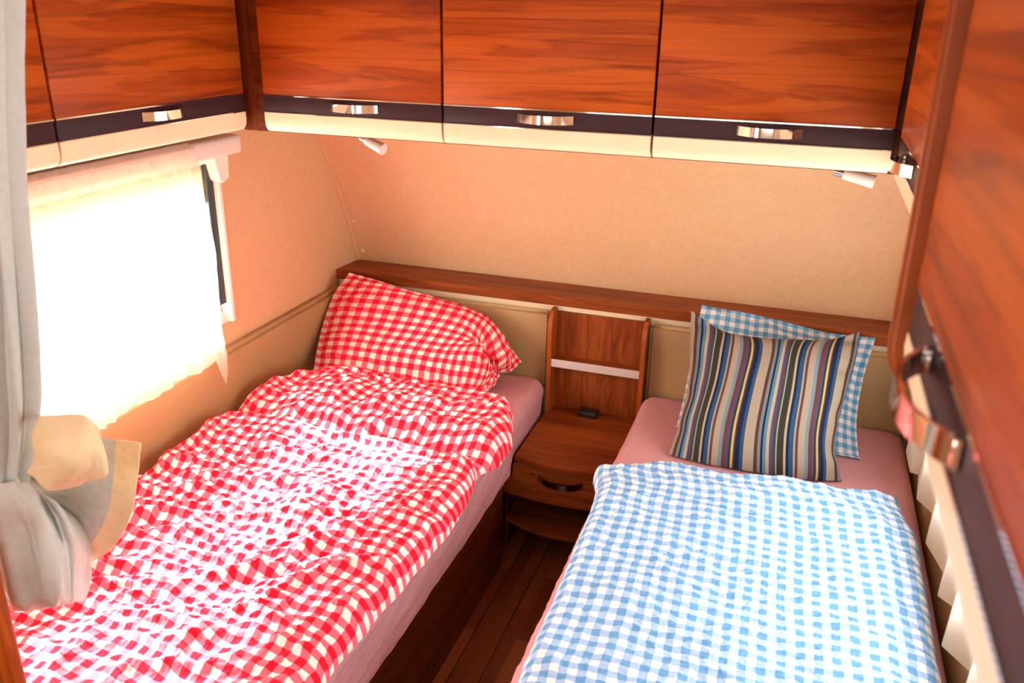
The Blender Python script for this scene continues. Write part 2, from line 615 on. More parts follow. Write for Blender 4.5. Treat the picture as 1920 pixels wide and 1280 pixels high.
# ------------------------------------------------------------------ room shell
LX, RX, CZ, RY = -1.70, 0.48, 1.97, -2.2
obj('floor', box(LX - .05, RX + .05, RY, 3.10, -0.03, 0.0), FLOOR, loc=(0, 0, 0), kind='structure')
obj('ceiling', box(LX - .05, RX + .05, RY, 3.10, CZ, CZ + 0.03), CEIL, loc=(0, 0, CZ), kind='structure')
WY0, WY1, WZ0, WZ1 = 0.90, 2.138, 0.93, 1.40
def side_wall(name, x0, x1, ya, yb, za, zb):
    b = merge(box(x0, x1, RY, ya, 0, CZ), box(x0, x1, yb, 3.10, 0, CZ),
              box(x0, x1, ya, yb, 0, za), box(x0, x1, ya, yb, zb, CZ))
    return obj(name, b, WALL, loc=(x0, 0, 0), kind='structure')
side_wall('wall_left', LX - 0.035, LX, WY0, WY1, WZ0, WZ1)
side_wall('wall_right', RX, RX + 0.035, 1.00, 2.45, 0.74, 1.42)
# back wall leaning inward towards the top
prof = [(3.045, 0.0), (3.045, 0.80), (3.038, 0.86), (3.000, 0.965), (2.961, 1.061), (2.917, 1.165), (2.869, 1.267),
        (2.820, 1.340), (2.764, 1.405), (2.70, 1.48), (2.60, 1.60), (2.45, 1.80), (2.35, CZ)]
wb = obj('wall_back', extrude_profile(prof + [(3.10, CZ), (3.10, 0)], 'x', LX, RX), WALL, loc=(0, 3.05, 0), kind='structure', smooth=True, sharp=50)
# slim seam moulding in the corner of left and back wall
t = bmesh.new()
for i in range(2, 10):
    (y0, z0), (y1, z1) = prof[i], prof[i + 1]
    t = merge(t, cyl((LX + 0.003, y0 - 0.004, z0), (LX + 0.003, y1 - 0.004, z1), 0.008, n=8))
obj('trim_1', t, plain('corner_seam', (0.72, 0.42, 0.22), 0.5), loc=(LX, 2.9, 1.2), kind='structure', smooth=True)
for i, (p, q) in enumerate((((664, 412), 1.039), ((680, 470), 0.913))):
    y = np.interp(q, [0.86, 0.965, 1.061], [3.038, 3.0, 2.961])
    c = Vector(at(*p, y))
    b = bmesh.new()
    bmesh.ops.create_uvsphere(b, u_segments=16, v_segments=8, radius=0.0085)
    bmesh.ops.scale(b, vec=(1, 0.45, 1), verts=b.verts[:])
    bmesh.ops.translate(b, vec=c, verts=b.verts[:])
    obj('screw_cap', b, SCREW, parent=wb, smooth=True)
obj('wall_rear', box(LX - .05, RX + .05, RY - 0.03, RY, 0, CZ), CEIL, loc=(0, RY, 0), kind='structure')

# ------------------------------------------------------------------ windows
def window(name, xw, sgn, ya, yb, za, zb, casing):
    """xw = inner wall face; sgn = +1 when the room is on the +x side"""
    s = sgn
    fo = bpy.data.objects.new(name, None)
    fo.location = (xw, (ya + yb) / 2, za)
    fo['kind'] = 'structure'
    COL.objects.link(fo)
    X = lambda a, b: (min(xw + s * a, xw + s * b), max(xw + s * a, xw + s * b))
    fr = bmesh.new()
    fw = 0.036
    x0, x1 = X(0.0, 0.022)
    fr = merge(box(x0, x1, ya - fw, ya, za - fw, zb + fw, .004), box(x0, x1, yb, yb + fw, za - fw, zb + fw, .004),
               box(x0, x1, ya, yb, za - fw, za, .004), box(x0, x1, ya, yb, zb, zb + fw, .004))
    obj('frame', fr, WHITEPL, parent=fo, smooth=True)
    x0, x1 = X(0.022, 0.036)
    obj('blind_rail', merge(box(x0, x1, yb + 0.006, yb + 0.024, za - fw, zb + 0.0, .004),
                            box(x0, x1, ya - 0.024, ya - 0.006, za - fw, zb + 0.0, .004)), WHITEPL, parent=fo, smooth=True)
    x0, x1 = X(-0.03, 0.0)
    g = merge(box(min(xw - s * .03, xw + s * .0235), max(xw - s * .03, xw + s * .0235), yb - 0.030, yb + .002, za + .03, zb, .002), box(x0, x1, ya, ya + 0.022, za, zb, .002),
              box(x0, x1, ya, yb, za, za + 0.02, .002), box(x0, x1, ya, yb, zb - 0.02, zb, .002))
    obj('rubber_seal', g, DARKGAP, parent=fo)
    x0, x1 = X(-0.030, -0.024)
    obj('pane', box(x0, x1, ya, yb, za, zb), PANE, parent=fo)
    if casing:
        x0, x1 = X(0.004, 0.010)
        obj('pleated_blind', box(x0, x1, ya + .002, yb - .002, zb - 0.115, zb + 0.03), SHEER2, parent=fo)
        x0, x1 = X(0.0, 0.075)
        obj('blind_cassette', box(x0, x1, ya - 0.10, yb + 0.090, zb + 0.022, zb + 0.078, .012, 3), WHITEPL, parent=fo, smooth=True)
        x0, x1 = X(0.02, 0.06)
        br = extrude_profile([(yb - 0.03, zb + 0.025), (yb + 0.035, zb + 0.025), (yb + 0.03, zb - 0.045), (yb + 0.0, zb - 0.055), (yb - 0.012, zb - 0.045)], 'x', x0, x1)
        obj('rail_bracket', br, WHITEPL, parent=fo)
    return fo
window('window_1', LX, 1, WY0, WY1, WZ0, WZ1, True)
window('window_2', RX, -1, 1.00, 2.45, 0.74, 1.42, False)

# ------------------------------------------------------------------ sheer curtains
def sheer_left():
    nu, nv = 420, 90
    s = np.linspace(0, 1, nu); v = np.linspace(0, 1, nv)
    U, V = np.meshgrid(s, v)             # v: 0 = top
    top = 1.485
    # right hem drifts towards the headboard as it falls
    yr = 1.972 + 0.045 * np.clip(V * 2.5, 0, 1) + 0.006 * np.sin(V * 14)
    Y = 0.80 + (yr - 0.80) * U
    zb = 0.834 + 0.006 * np.sin(U * 40)
    zb = zb - 0.095 * np.clip((U - 0.955) / 0.03, 0, 1) * np.clip((1.0 - U) / 0.012, 0, 1) ** 0.5
    Z = top + (zb - top) * V
    ph = U * 150 + 3.0 * np.sin(U * 11) + 4 * vnoise(U * 7, V * 1.2, 5) + 0.8 * V
    amp = (0.010 + 0.006 * np.sin(U * 23 + 1)) * np.clip(V * 12 + 0.2, 0, 1) * (1 - 0.65 * V)
    X = -1.606 + amp * np.sin(ph) + 0.006 * fbm(U * 30, V * 6, 3)
    X = np.where(V < 0.1, X - 0.012 * (1 - V / 0.1), X)
    P = np.stack([X, Y, Z], -1)
    UV = np.stack([U * 2, V], -1)
    c = thing('sheer_curtain', 'white sheer net curtain glowing in front of the left window', 'curtain', (-1.61, 1.4, 0.83))
    grid_obj('net_cloth', P, UV, SHEER, parent=c)
    hb = box(-1.612, -1.604, 0.80, 1.985, 1.462, 1.474, .003)
    obj('header_tape', hb, SHEER, parent=c)
    return c
sheer_left()

def sheer_right():
    tips = [(0.392, 2.46), (0.393, 2.333), (0.415, 2.325), (0.397, 2.187), (0.429, 2.125), (0.399, 1.977), (0.425, 1.862), (0.403, 1.767),
            (0.429, 1.737), (0.392, 1.595), (0.441, 1.526), (0.40, 1.42), (0.44, 1.36), (0.40, 1.25), (0.435, 1.18), (0.40, 1.08)]
    t = np.array(tips)
    k = 14
    seg = []
    for a, b in zip(t[:-1], t[1:]):
        for j in range(k):
            seg.append(a + (b - a) * j / k)
    seg.append(t[-1])
    B = np.array(seg)
    n = len(B)
    nv = 50
    v = np.linspace(0, 1, nv)[:, None]
    T = np.stack([0.452 + 0.25 * (B[:, 0] - 0.415), B[:, 1]], -1)
    e = v ** 0.7
    X = T[None, :, 0] * (1 - e) + B[None, :, 0] * e
    Y = T[None, :, 1] * (1 - e) + B[None, :, 1] * e
    Z = (1.46 + (0.66 - 1.46) * v) * np.ones((1, n))
    P = np.stack([X, Y, Z], -1)
    UV = np.stack([Y, Z], -1)
    c = thing('sheer_curtain', 'white pleated net curtain hanging beside the blue duvet below the near locker', 'curtain', (0.42, 1.8, 0.66))
    grid_obj('net_cloth', P, UV, SHEER3, parent=c)
    return c
sheer_right()

# ------------------------------------------------------------------ overhead lockers
ZT, ZB1, ZB0, ZL = 1.874, 1.625, 1.581, 1.531       # door top, band top, band bottom, lip bottom

def bow_handle(mat, width=0.135, proj=0.030, height=0.020, r=0.0018):
    """flat bowed strip in local (along, out, up); returns list of quads as bmesh in local coordinates"""
    n = 20
    b = bmesh.new()
    rows = []
    for i in range(n + 1):
        t = -1 + 2 * i / n
        a = t * width / 2
        o = proj * (1 - abs(t) ** 2.4)
        rows.append((a, o))
    vs = []
    for i, (a, o) in enumerate(rows):
        a0, o0 = rows[max(i - 1, 0)]; a1, o1 = rows[min(i + 1, n)]
        d = Vector((a1 - a0, o1 - o0)).normalized()
        nx, ny = -d.y, d.x
        th = r
        vs.append([b.verts.new((a + nx * s * th, o + ny * s * th, z * height / 2)) for s, z in ((1, -1), (1, 1), (-1, 1), (-1, -1))])
    for i in range(n):
        for k in range(4):
            b.faces.new((vs[i][k], vs[i][(k + 1) % 4], vs[i + 1][(k + 1) % 4], vs[i + 1][k]))
    b.faces.new(vs[0]); b.faces.new(vs[-1][::-1])
    bmesh.ops.recalc_face_normals(b, faces=b.faces[:])
    return b

def place(b, org, along, out, up=(0, 0, 1)):
    A, O, U = Vector(along), Vector(out), Vector(up)
    o = Vector(org)
    for v in b.verts:
        c = v.co.copy()
        v.co = o + A * c.x + O * c.y + U * c.z
    bmesh.ops.recalc_face_normals(b, faces=b.faces[:])
    return b

def locker(label, face, f, a0, a1, depth, wmat, handle_at, out, top=ZT, group='overhead lockers', body=None, hw=0.135):
    """face: 'y' (door plane at y=f) or 'x' (door plane at x=f); a0..a1 extent along the wall; out = -1/+1 room direction"""
    def bx(a_0, a_1, d0, d1, z0, z1, bev=0, seg=2):
        # d = distance behind the door plane
        p, q = f - out * d0, f - out * d1
        lo, hi = min(p, q), max(p, q)
        if face == 'y':
            return box(a_0, a_1, lo, hi, z0, z1, bev, seg)
        return box(lo, hi, a_0, a_1, z0, z1, bev, seg)
    mid = (a0 + a1) / 2
    loc = (mid, f, ZL) if face == 'y' else (f, mid, ZL)
    t = thing('overhead_locker', label, 'cabinet', loc, group)
    g = 0.0030
    A0, A1 = a0 + g, a1 - g
    b0, b1 = body if body else (a0, a1)
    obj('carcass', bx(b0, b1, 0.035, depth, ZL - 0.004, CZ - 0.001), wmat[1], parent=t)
    gap_back = bx(a0 + .006, a1 - .006, 0.0325, 0.0352, ZL + .004, top - .004)
    obj('gap_shade', gap_back, DARKGAP, parent=t)  # added dark backing sheet, paints the shade in the gaps between doors
    d = obj('door', bx(A0, A1, 0.0, 0.032, ZB1, top, 0.003), wmat[0], parent=t, smooth=True)
    obj('band', bx(A0, A1, 0.001, 0.032, ZB0, ZB1, 0.0012), BAND, parent=d, smooth=True)
    obj('chrome_strip', merge(bx(A0, A1, -0.0015, 0.004, ZB1 - 0.0015, ZB1 + 0.0015), bx(A0, A1, -0.0015, 0.004, ZB0 - 0.0012, ZB0 + 0.0012)), CHROME, parent=d)
    # rounded cream lip
    pr = []
    R = 0.020
    pts = [(0.0, ZB0), (-0.0008, (ZB0 + ZL) / 2 + 0.006)]
    for k in range(9):
        an = math.radians(90 * k / 8)
        pts.append((R - R * math.cos(an), ZL + R * 1.3 - R * 1.3 * math.sin(an)))
    pts += [(0.032, ZL), (0.032, ZB0)]
    P = [(f - out * q[0], q[1]) for q in pts]
    obj('lip', extrude_profile(P, 'x' if face == 'y' else 'y', A0, A1), LIP, parent=d, smooth=True)
    hb = bow_handle(CHROME, width=hw)
    if face == 'y':
        place(hb, (handle_at, f, 1.605), (1, 0, 0), (0, out, 0))
        pb = merge(*[place(box(-0.006, 0.006, -0.001, 0.005, -0.009, 0.009, .001), (handle_at + k * (hw / 2 - 0.008), f, 1.605), (1, 0, 0), (0, out, 0)) for k in (-1, 1)])
    else:
        place(hb, (f, handle_at, 1.605), (0, 1, 0), (out, 0, 0))
        pb = merge(*[place(box(-0.006, 0.006, -0.001, 0.005, -0.009, 0.009, .001), (f, handle_at + k * (hw / 2 - 0.008), 1.605), (0, 1, 0), (out, 0, 0)) for k in (-1, 1)])
    h = obj('handle', merge(hb, pb), CHROME, parent=d, smooth=True)
    return t

g = 'back wall overhead lockers'
locker('reddish wood overhead locker on the back wall, nearest the left corner', 'y', 1.97, -1.361, -0.851, 0.40, (WX, WXD), -1.095, -1, group=g, body=(-1.405, -0.851))
locker('middle reddish wood overhead locker of the three on the back wall', 'y', 1.97, -0.851, -0.3345, 0.40, (WX2, WXD), -0.589, -1, group=g)
locker('reddish wood overhead locker on the back wall, nearest the right wall', 'y', 1.97, -0.3345, 0.173, 0.40, (WX, WXD), -0.080, -1, group=g, body=(-0.3345, 0.205))
g = 'left wall overhead lockers'
locker('wood overhead locker above the bright left window, with a whole chrome handle in view', 'x', -1.42, 1.35, 1.978, 0.275, (WY, WYD), 1.66, 1, group=g, body=(1.35, 2.005))
locker('wood overhead locker at the left picture edge, partly behind the grey curtain', 'x', -1.42, 0.722, 1.35, 0.275, (WY, WYD), 1.04, 1, group=g)
g = 'right wall overhead lockers'
locker('small slice of an overhead locker in the far right corner with a bowed chrome handle', 'x', 0.172, 1.02, 1.855, 0.30, (WY, WYD), 1.62, -1, group=g, body=(0.98, 2.005))
near = locker('large blurred overhead locker close at the right picture edge', 'x', 0.111, 0.10, 0.815, 0.36, (WY, WYD), 0.590, -1, group=g, body=(0.10, 0.8285), hw=0.165)
# end panel with rounded front corner
ep = []
xa, xb, zb_, zt_ = 0.099, RX - 0.004, 1.512, CZ - 0.001
ep.append((xb, zt_)); ep.append((xa - 0.004, zt_))
for k in range(9):
    an = math.radians(90 * k / 8)
    ep.append((xa + 0.03 - 0.03 * math.cos(an), zb_ + 0.045 - 0.045 * math.sin(an)))
ep.append((xb, zb_))
b = extrude_profile(ep, 'y', 0.829, 0.847)
bmesh.ops.bevel(b, geom=[e for e in b.edges if abs(e.verts[0].co.y - e.verts[1].co.y) < 1e-5], offset=0.005, segments=3, affect='EDGES')
obj('end_panel', b, EDGE, parent=near, smooth=True)

# filler panel in the two locker corners
t = box(-1.452, -1.400, 2.006, 2.040, ZL - 0.006, CZ - 0.001, .003)
obj('trim_2', t, WZD, loc=(-1.42, 2.02, ZL), kind='structure')

# ------------------------------------------------------------------ reading lights
def reading_light(label, a, bq, joint):
    A, B = Vector(a), Vector(bq)
    t = thing('reading_light', label, 'lamp', (a[0], a[1], ZL - 0.004), 'reading lights under the lockers')
    d = (B - A).normalized()
    obj('mount', cyl((a[0], a[1], ZL - 0.006), (a[0], a[1], a[2]), 0.006), CHROME, parent=t, smooth=True)
    obj('joint', cyl(A - d * 0.008, A + d * 0.012, 0.010), CHROME, parent=t, smooth=True)
    obj('lamp_head', merge(cyl(A + d * 0.012, B, 0.0125, 0.0155)), GLASSWHITE, parent=t, smooth=True)
    return t
reading_light('small white reading light under the leftmost back locker', (-1.150, 2.12, 1.506), (-1.082, 2.100, 1.484), 0)
reading_light('small white reading light under the rightmost back locker', (0.078, 2.12, 1.505), (0.158, 2.112, 1.490), 0)

# ------------------------------------------------------------------ back shelf, ledge, cushions
sh = extrude_profile([(2.853, 0.834), (2.853, 0.866), (2.857, 0.870), (3.034, 0.864), (3.044, 0.80), (2.90, 0.834)], 'x', LX + 0.001, RX - 0.001)
obj('back_shelf', sh, WNS, loc=(-0.6, 2.95, 0.85), label='long reddish wood shelf running along the foot of the back wall', cat='shelf', smooth=True)
obj('ledge_panel', box(LX + 0.004, RX - 0.004, 2.868, 2.885, 0.02, 0.8335), LEDGE, loc=(-0.6, 2.876, 0.02), label='cream backing panel below the wooden shelf edge', cat='panel')

def cushion(name, label, x0, x1, y0, y1, z0, z1, bev, group=None):
    b = box(x0, x1, y0, y1, z0, z1)
    bmesh.ops.bevel(b, geom=b.edges[:], offset=bev, segments=5, affect='EDGES')
    return obj(name, b, CUSH, loc=((x0 + x1) / 2, (y0 + y1) / 2, z0), label=label, cat='cushion', smooth=True, group=group, sharp=60)
g = 'tan padded panels round the beds'
cushion('padded_headboard', 'tan padded headboard panel behind the red gingham pillow', -1.656, -0.806, 2.838, 2.866, 0.50, 0.812, 0.013, g)
cushion('padded_headboard', 'tan padded headboard panel behind the blue pillows', -0.438, 0.440, 2.838, 2.866, 0.50, 0.812, 0.013, g)
cushion('padded_side_panel', 'long tan padded panel on the left wall under the window', LX + 0.002, -1.660, 0.80, 2.836, 0.42, 0.810, 0.012, g)
cushion('padded_side_panel', 'narrow tan padded panel along the right wall beside the blue bed', 0.446, RX - 0.002, 0.90, 2.836, 0.42, 0.80, 0.012, g)

# ------------------------------------------------------------------ nightstand
ns = thing('nightstand', 'reddish wood nightstand with shelf niche between the two beds', 'nightstand', (-0.62, 2.6, 0))
def side_prof(yf, yb, z0, z1, r):
    pts = [(yb, z0), (yb, z1), (yf + r * 0.55, z1)]
    for k in range(1, 9):
        an = math.radians(90 * k / 8)
        pts.append((yf + r * 0.55 - r * 0.55 * math.sin(an), z1 - r + r * math.cos(an)))
    pts.append((yf, z0))
    return pts
for xs in (-0.801, -0.457):
    b = extrude_profile(side_prof(2.79, 2.8675, 0.425, 0.826, 0.075), 'x', xs, xs + 0.016)
    obj('side_panel', b, EDGE, parent=ns, smooth=True)
obj('back_panel', box(-0.785, -0.457, 2.856, 2.8675, 0.43, 0.812), WZ, parent=ns)
s = obj('niche_shelf', box(-0.785, -0.457, 2.800, 2.856, 0.622, 0.640), WNS, parent=ns)
obj('aluminium_edge', box(-0.785, -0.457, 2.794, 2.800, 0.616, 0.646, .001), ALU, parent=s, label='pale metal edge strip')
def bow_top(x0, x1, yb, yf, bow, z0, z1, skew=0.0):
    pts = [(x0, yb)]
    n = 24
    for i in range(n + 1):
        t = i / n
        x = x0 + (x1 - x0) * t
        pts.append((x, yf - bow * (1 - (2 * t - 1) ** 2) + skew * t))
    pts.append((x1, yb))
    b = extrude_profile(pts, 'z', z0, z1)
    bmesh.ops.bevel(b, geom=[e for e in b.edges if abs(e.verts[0].co.z - e.verts[1].co.z) < 1e-5 and abs(e.verts[0].co.y - yb) > .01], offset=0.003, segments=2, affect='EDGES')
    return b
obj('top', bow_top(-0.801, -0.441, 2.8675, 2.435, 0.040, 0.405, 0.430), WNS, parent=ns, smooth=True)
obj('rail', box(-0.800, -0.441, 2.412, 2.430, 0.362, 0.404), WNS, parent=ns)
dr = obj('drawer', bow_top(-0.828, -0.442, 2.428, 2.406, 0.020, 0.292, 0.362), WNS, parent=ns, smooth=True)
hb = bow_handle(DARKMETAL, width=0.150, proj=0.032, height=0.020, r=0.003)
place(hb, (-0.628, 2.408, 0.372), (1, 0, 0), (0, -1, 0))
obj('drawer_handle', hb, DARKMETAL, parent=dr, smooth=True, label='dark glossy bowed handle')
obj('keyhole', cyl((-0.725, 2.411, 0.385), (-0.725, 2.4075, 0.385), 0.005, n=16), CHROME, parent=ns, smooth=True)
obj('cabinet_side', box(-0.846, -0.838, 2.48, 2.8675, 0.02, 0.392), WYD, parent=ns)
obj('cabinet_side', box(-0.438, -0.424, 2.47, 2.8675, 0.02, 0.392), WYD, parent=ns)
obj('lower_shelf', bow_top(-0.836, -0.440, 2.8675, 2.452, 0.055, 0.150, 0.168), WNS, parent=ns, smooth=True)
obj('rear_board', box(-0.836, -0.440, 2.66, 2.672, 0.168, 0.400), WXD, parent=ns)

b = box(-0.675, -0.605, 2.792, 2.842, 0.4305, 0.452, .006, 3)
bx_ = obj('socket_box', b, BLACK, loc=(-0.64, 2.815, 0.4305), label='small black plastic socket box on the nightstand top', cat='socket', smooth=True)

# ------------------------------------------------------------------ beds: base panels, mattresses with sheets
def bed_base(label, x0, x1, panel_x, out):
    t = thing('bed_base', label, 'bed', ((x0 + x1) / 2, 1.8, 0), 'caravan bed bases')
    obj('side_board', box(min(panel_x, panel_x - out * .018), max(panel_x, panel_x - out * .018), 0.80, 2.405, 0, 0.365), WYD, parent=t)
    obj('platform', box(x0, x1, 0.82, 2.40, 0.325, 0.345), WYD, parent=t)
    return t
bed_base('dark wooden bed base under the red gingham duvet', LX + .004, -0.848, -0.830, 1)
bed_base('dark wooden bed base under the blue gingham duvet', -0.412, RX - .004, -0.430, -1)

def mattress(label, x0, x1, ya, yb, z0, z1, seed, leftside, rightside, group):
    t = thing('mattress', label, 'mattress', ((x0 + x1) / 2, (ya + yb) / 2, z0), group)
    obj('mattress_core', box(x0 + .02, x1 - .02, ya + .02, yb - .02, z0 + .002, z1 - .02, .02), MATT, parent=t)
    # sheet shell: profile swept along the bed
    R = 0.045
    prof = []
    for k in range(26):
        prof.append((x0 + 0.010 * (1 - k / 25), z0 - 0.0 + (z1 - R - z0) * k / 25, -1, (1 - k / 25)))
    for k in range(1, 13):
        a = math.radians(90 * k / 12)
        prof.append((x0 + R - R * math.cos(a), z1 - R + R * math.sin(a), -1, 0))
    for k in range(1, 60):
        prof.append((x0 + R + (x1 - x0 - 2 * R) * k / 60, z1, 0, 0))
    for k in range(0, 13):
        a = math.radians(90 * (1 - k / 12))
        prof.append((x1 - R + R * math.cos(a), z1 - R + R * math.sin(a), 1, 0))
    for k in range(1, 26):
        prof.append((x1 - 0.010 * (k / 25), z1 - R - (z1 - R - z0) * k / 25, 1, k / 25))
    pr = np.array(prof)
    ny = 420
    ys = np.linspace(ya, yb, ny)
    n = len(pr)
    xc = (x0 + x1) / 2
    Y = ys[:, None] * np.ones((1, n))
    X0 = pr[None, :, 0] * np.ones((ny, 1)); Z0 = pr[None, :, 1] * np.ones((ny, 1))
    side = pr[None, :, 2]; low = pr[None, :, 3]
    r = 0.07
    e = np.clip((r - np.minimum(ys - ya, yb - ys)) / r, 0, 1)
    ins = (1 - np.sqrt(1 - e ** 2)) * r
    X = xc + (X0 - xc) * (1 - ins[:, None] / ((x1 - x0) / 2))
    Z = Z0 - ins[:, None] * 0.75 * (Z0 > z0 + 0.03)
    # diagonal tension folds on the sides
    fold = ridge((Y * 1.6 + Z * 3.5) * 2.2, (Z * 22 - Y * 5.0), seed) * 0.007 + ridge(Y * 2.2 + Z * 4, Z * 55 - Y * 9, seed + 3) * 0.0035
    act = np.where(side < 0, leftside, rightside)
    fl = np.clip((2.46 - Y) / 0.10, 0, 1)
    X = X + act * side * 0.024 * low * fl
    X = X + act * side * (1 - 0.6 * low) * (fold * np.clip((z1 - Z) / 0.05, 0, 1) * (0.25 + 0.75 * fl) + 0.006 * np.sin(Y * 5 + seed) * low * fl)
    Z = Z - low * fl * (0.012 + 0.007 * vnoise(Y * 3.0, Y * 0, seed + 5)) * 1.0
    Z = Z + (side == 0) * (0.0020 * fbm(X * 5, Y * 3, seed + 1) + 0.0012 * ridge(X * 3 + Y * 4, Y * 14 - X * 9, seed + 8))
    P = np.stack([X, Y, Z], -1)
    grid_obj('fitted_sheet', P, np.stack([X, Y], -1), SHEET, parent=t, flip=False)
    # closed ends
    for yv, row in ((ya, P[0]), (yb, P[-1])):
        b = bmesh.new()
        b.faces.new([b.verts.new(tuple(q)) for q in row[::3]])
        obj('sheet_end', b, SHEET, parent=t)
    return t
mattress('mattress under a dusty pink fitted sheet on the left bed', -1.655, -0.806, 0.83, 2.835, 0.405, 0.563, 11, 0, 1, 'mattresses in pink sheets')
mattress('mattress under a dusty pink fitted sheet on the right bed', -0.436, 0.434, 0.83, 2.835, 0.405, 0.563, 23, 1, 0, 'mattresses in pink sheets')

# ------------------------------------------------------------------ duvets
def duvet(name, label, edgeL, edgeR, yfoot, ytopL, ytopR, nx, ny, mat, zfun, wr, rot=0.0, topskew=None):
    u = np.linspace(-1, 1, nx); v = np.linspace(0, 1, ny)
    U, V = np.meshgrid(u, v)
    yt = ytopL + (ytopR - ytopL) * (U + 1) / 2
    if topskew is not None:
        yt = yt + topskew(U)
    Vy = np.where(V > 0.97, 0.97 + 0.03 * np.sin((V - 0.97) / 0.03 * np.pi / 2), V)
    Y = yfoot + (yt - yfoot) * Vy
    xl = edgeL(Y); xr = edgeR(Y)
    Um = np.sin(np.clip(U, -1, 1) * math.pi / 2 * 0.999)
    Us = np.where(np.abs(U) > 0.86, np.sign(U) * (0.86 + 0.14 * np.sin((np.abs(U) - 0.86) / 0.14 * np.pi / 2)), U)
    Xs = 0.5 * (xl + xr) + 0.5 * (xr - xl) * Us / 1.0
    X = Xs
    # distance based edge roll
    d = np.minimum(np.minimum(1 - np.abs(Us), 1) * 0.5 * (xr - xl), (1 - Vy) * (yt - yfoot) + 0.0)
    d = np.clip(d, 0, None)
    roll = np.clip(d / 0.055, 0, 1)
    roll = np.sqrt(1 - (1 - roll) ** 2)
    hgt, disp = zfun(X, Y, U, V)
    Z = 0.566 + roll * hgt + roll * disp
    dx, dy = wr(X, Y)
    P = np.stack([X + dx * roll, Y + dy * (roll), Z], -1)
    # cloth coordinates follow the slope of the folds
    gy = np.abs(np.gradient(Z, axis=0)); gx = np.abs(np.gradient(Z, axis=1))
    sy = np.sqrt(np.gradient(Y, axis=0) ** 2 + gy ** 2); sx = np.sqrt(np.gradient(X, axis=1) ** 2 + (gx) ** 2)
    uu = np.cumsum(sx, 1); uu = uu - uu[:, nx // 2:nx // 2 + 1]
    vv = np.cumsum(sy, 0)
    # damp differential drift so that the pattern stays continuous
    k = 0.30
    uu = k * uu + (1 - k) * (X - X[:, nx // 2:nx // 2 + 1]) * 1.06
    vv = k * vv + (1 - k) * (Y - yfoot) * 1.06
    c, s_ = math.cos(rot), math.sin(rot)
    UV = np.stack([uu * c - vv * s_, uu * s_ + vv * c], -1)
    o = grid_obj(name, P, UV, mat, loc=(float(X.mean()), float(Y.mean()), 0.565), label=label, cat='duvet')
    return o

def lin(ys, xs):
    return lambda Y: np.interp(Y, ys, xs)

# red duvet
def red_z(X, Y, U, V):
    body = 0.085 + 0.012 * fbm(X * 3.0, Y * 2.2, 5)
    # crease across the bed and pillow-like fold at the head end
    yc = 2.045 + 0.02 * (X + 1.2) + 0.012 * vnoise(X * 6, X * 0, 9)
    cr = np.exp(-((Y - yc) / 0.030) ** 2)
    hump = np.clip((Y - yc) / 0.10, 0, 1) * (1 - 0.35 * np.clip((Y - 2.30) / 0.14, 0, 1))
    h = body - 0.050 * cr * (0.75 + 0.5 * vnoise(X * 5, Y * 2, 4)) + 0.032 * hump
    # left gather beside the panel
    h = h - 0.020 * np.exp(-((X + 1.50) / 0.05) ** 2) * np.clip((Y - 2.0) / 0.1, 0, 1)
    # wrinkles running across the bed, slightly diagonal
    wx = X + 0.07 * vnoise(X * 2.5, Y * 2.5, 31); wy = Y + 0.06 * vnoise(X * 2.4, Y * 2.2, 32)
    a = wx * 0.93 + wy * 0.37; b = -wx * 0.37 + wy * 0.93
    disp = 0.026 * (ridge(a * 2.6, b * 7.0, 41) - 0.3) + 0.015 * (ridge(a * 4.5, b * 14.0, 42) - 0.3)
    disp = disp + 0.006 * (ridge(a * 10, b * 32, 43) - 0.3) + 0.0016 * fbm(X * 45, Y * 45, 44, 2)
    e = np.clip((X + 0.98) / 0.12, 0, 1)
    disp = disp * (1 - 0.35 * e) + e * 0.007 * (ridge(X * 5 + Y * 4.0, X * 16 - Y * 7, 47) - 0.3)
    disp = disp * (0.70 + 0.30 * np.clip((2.05 - Y) / 0.3, 0, 1))
    return h, disp
def red_w(X, Y):
    return 0.010 * vnoise(X * 5, Y * 4, 51), 0.010 * vnoise(X * 4, Y * 5, 52)
duvet('duvet', 'crumpled red and white gingham duvet on the left bed',
      lin([0.8, 2.10, 2.22, 2.30, 2.42], [-1.640, -1.640, -1.625, -1.575, -1.53]),
      lambda Y: np.interp(Y, [0.8, 1.1, 1.3, 1.5, 1.8, 2.04, 2.12, 2.25, 2.40], [-0.79, -0.775, -0.778, -0.760, -0.745, -0.782, -0.742, -0.748, -0.800]) + 0.010 * vnoise(Y * 8, Y * 0, 61),
      0.84, 2.455, 2.425, 330, 620, RED, red_z, red_w, rot=0.03)

# blue duvet
def blue_z(X, Y, U, V):
    h = 0.072 + 0.010 * fbm(X * 2.6, Y * 2.0, 75)
    wx = X + 0.08 * vnoise(X * 3, Y * 3, 81); wy = Y + 0.08 * vnoise(X * 3.1, Y * 2.7, 82)
    a = wx * 0.86 - wy * 0.5; b = wx * 0.5 + wy * 0.86
    disp = 0.008 * (ridge(a * 2.0, b * 6.0, 91) - 0.3) + 0.0042 * (ridge(wx * 16, wy * 42, 92) - 0.3) + 0.0018 * fbm(X * 60, Y * 60, 94, 2)
    # raised seam along both long edges
    xl = -0.415; xr = 0.372
    disp = disp + 0.004 * np.exp(-((X - xl - 0.04) / 0.012) ** 2) * (1 + vnoise(Y * 60, Y * 0, 97))
    # second layer showing at the right
    h = h + 0.014 * (1 - 1 / (1 + np.exp(-(X - 0.325) / 0.008))) - 0.002
    return h, disp
def blue_w(X, Y):
    return 0.004 * vnoise(X * 9, Y * 5, 71), 0.004 * vnoise(X * 6, Y * 9, 72)
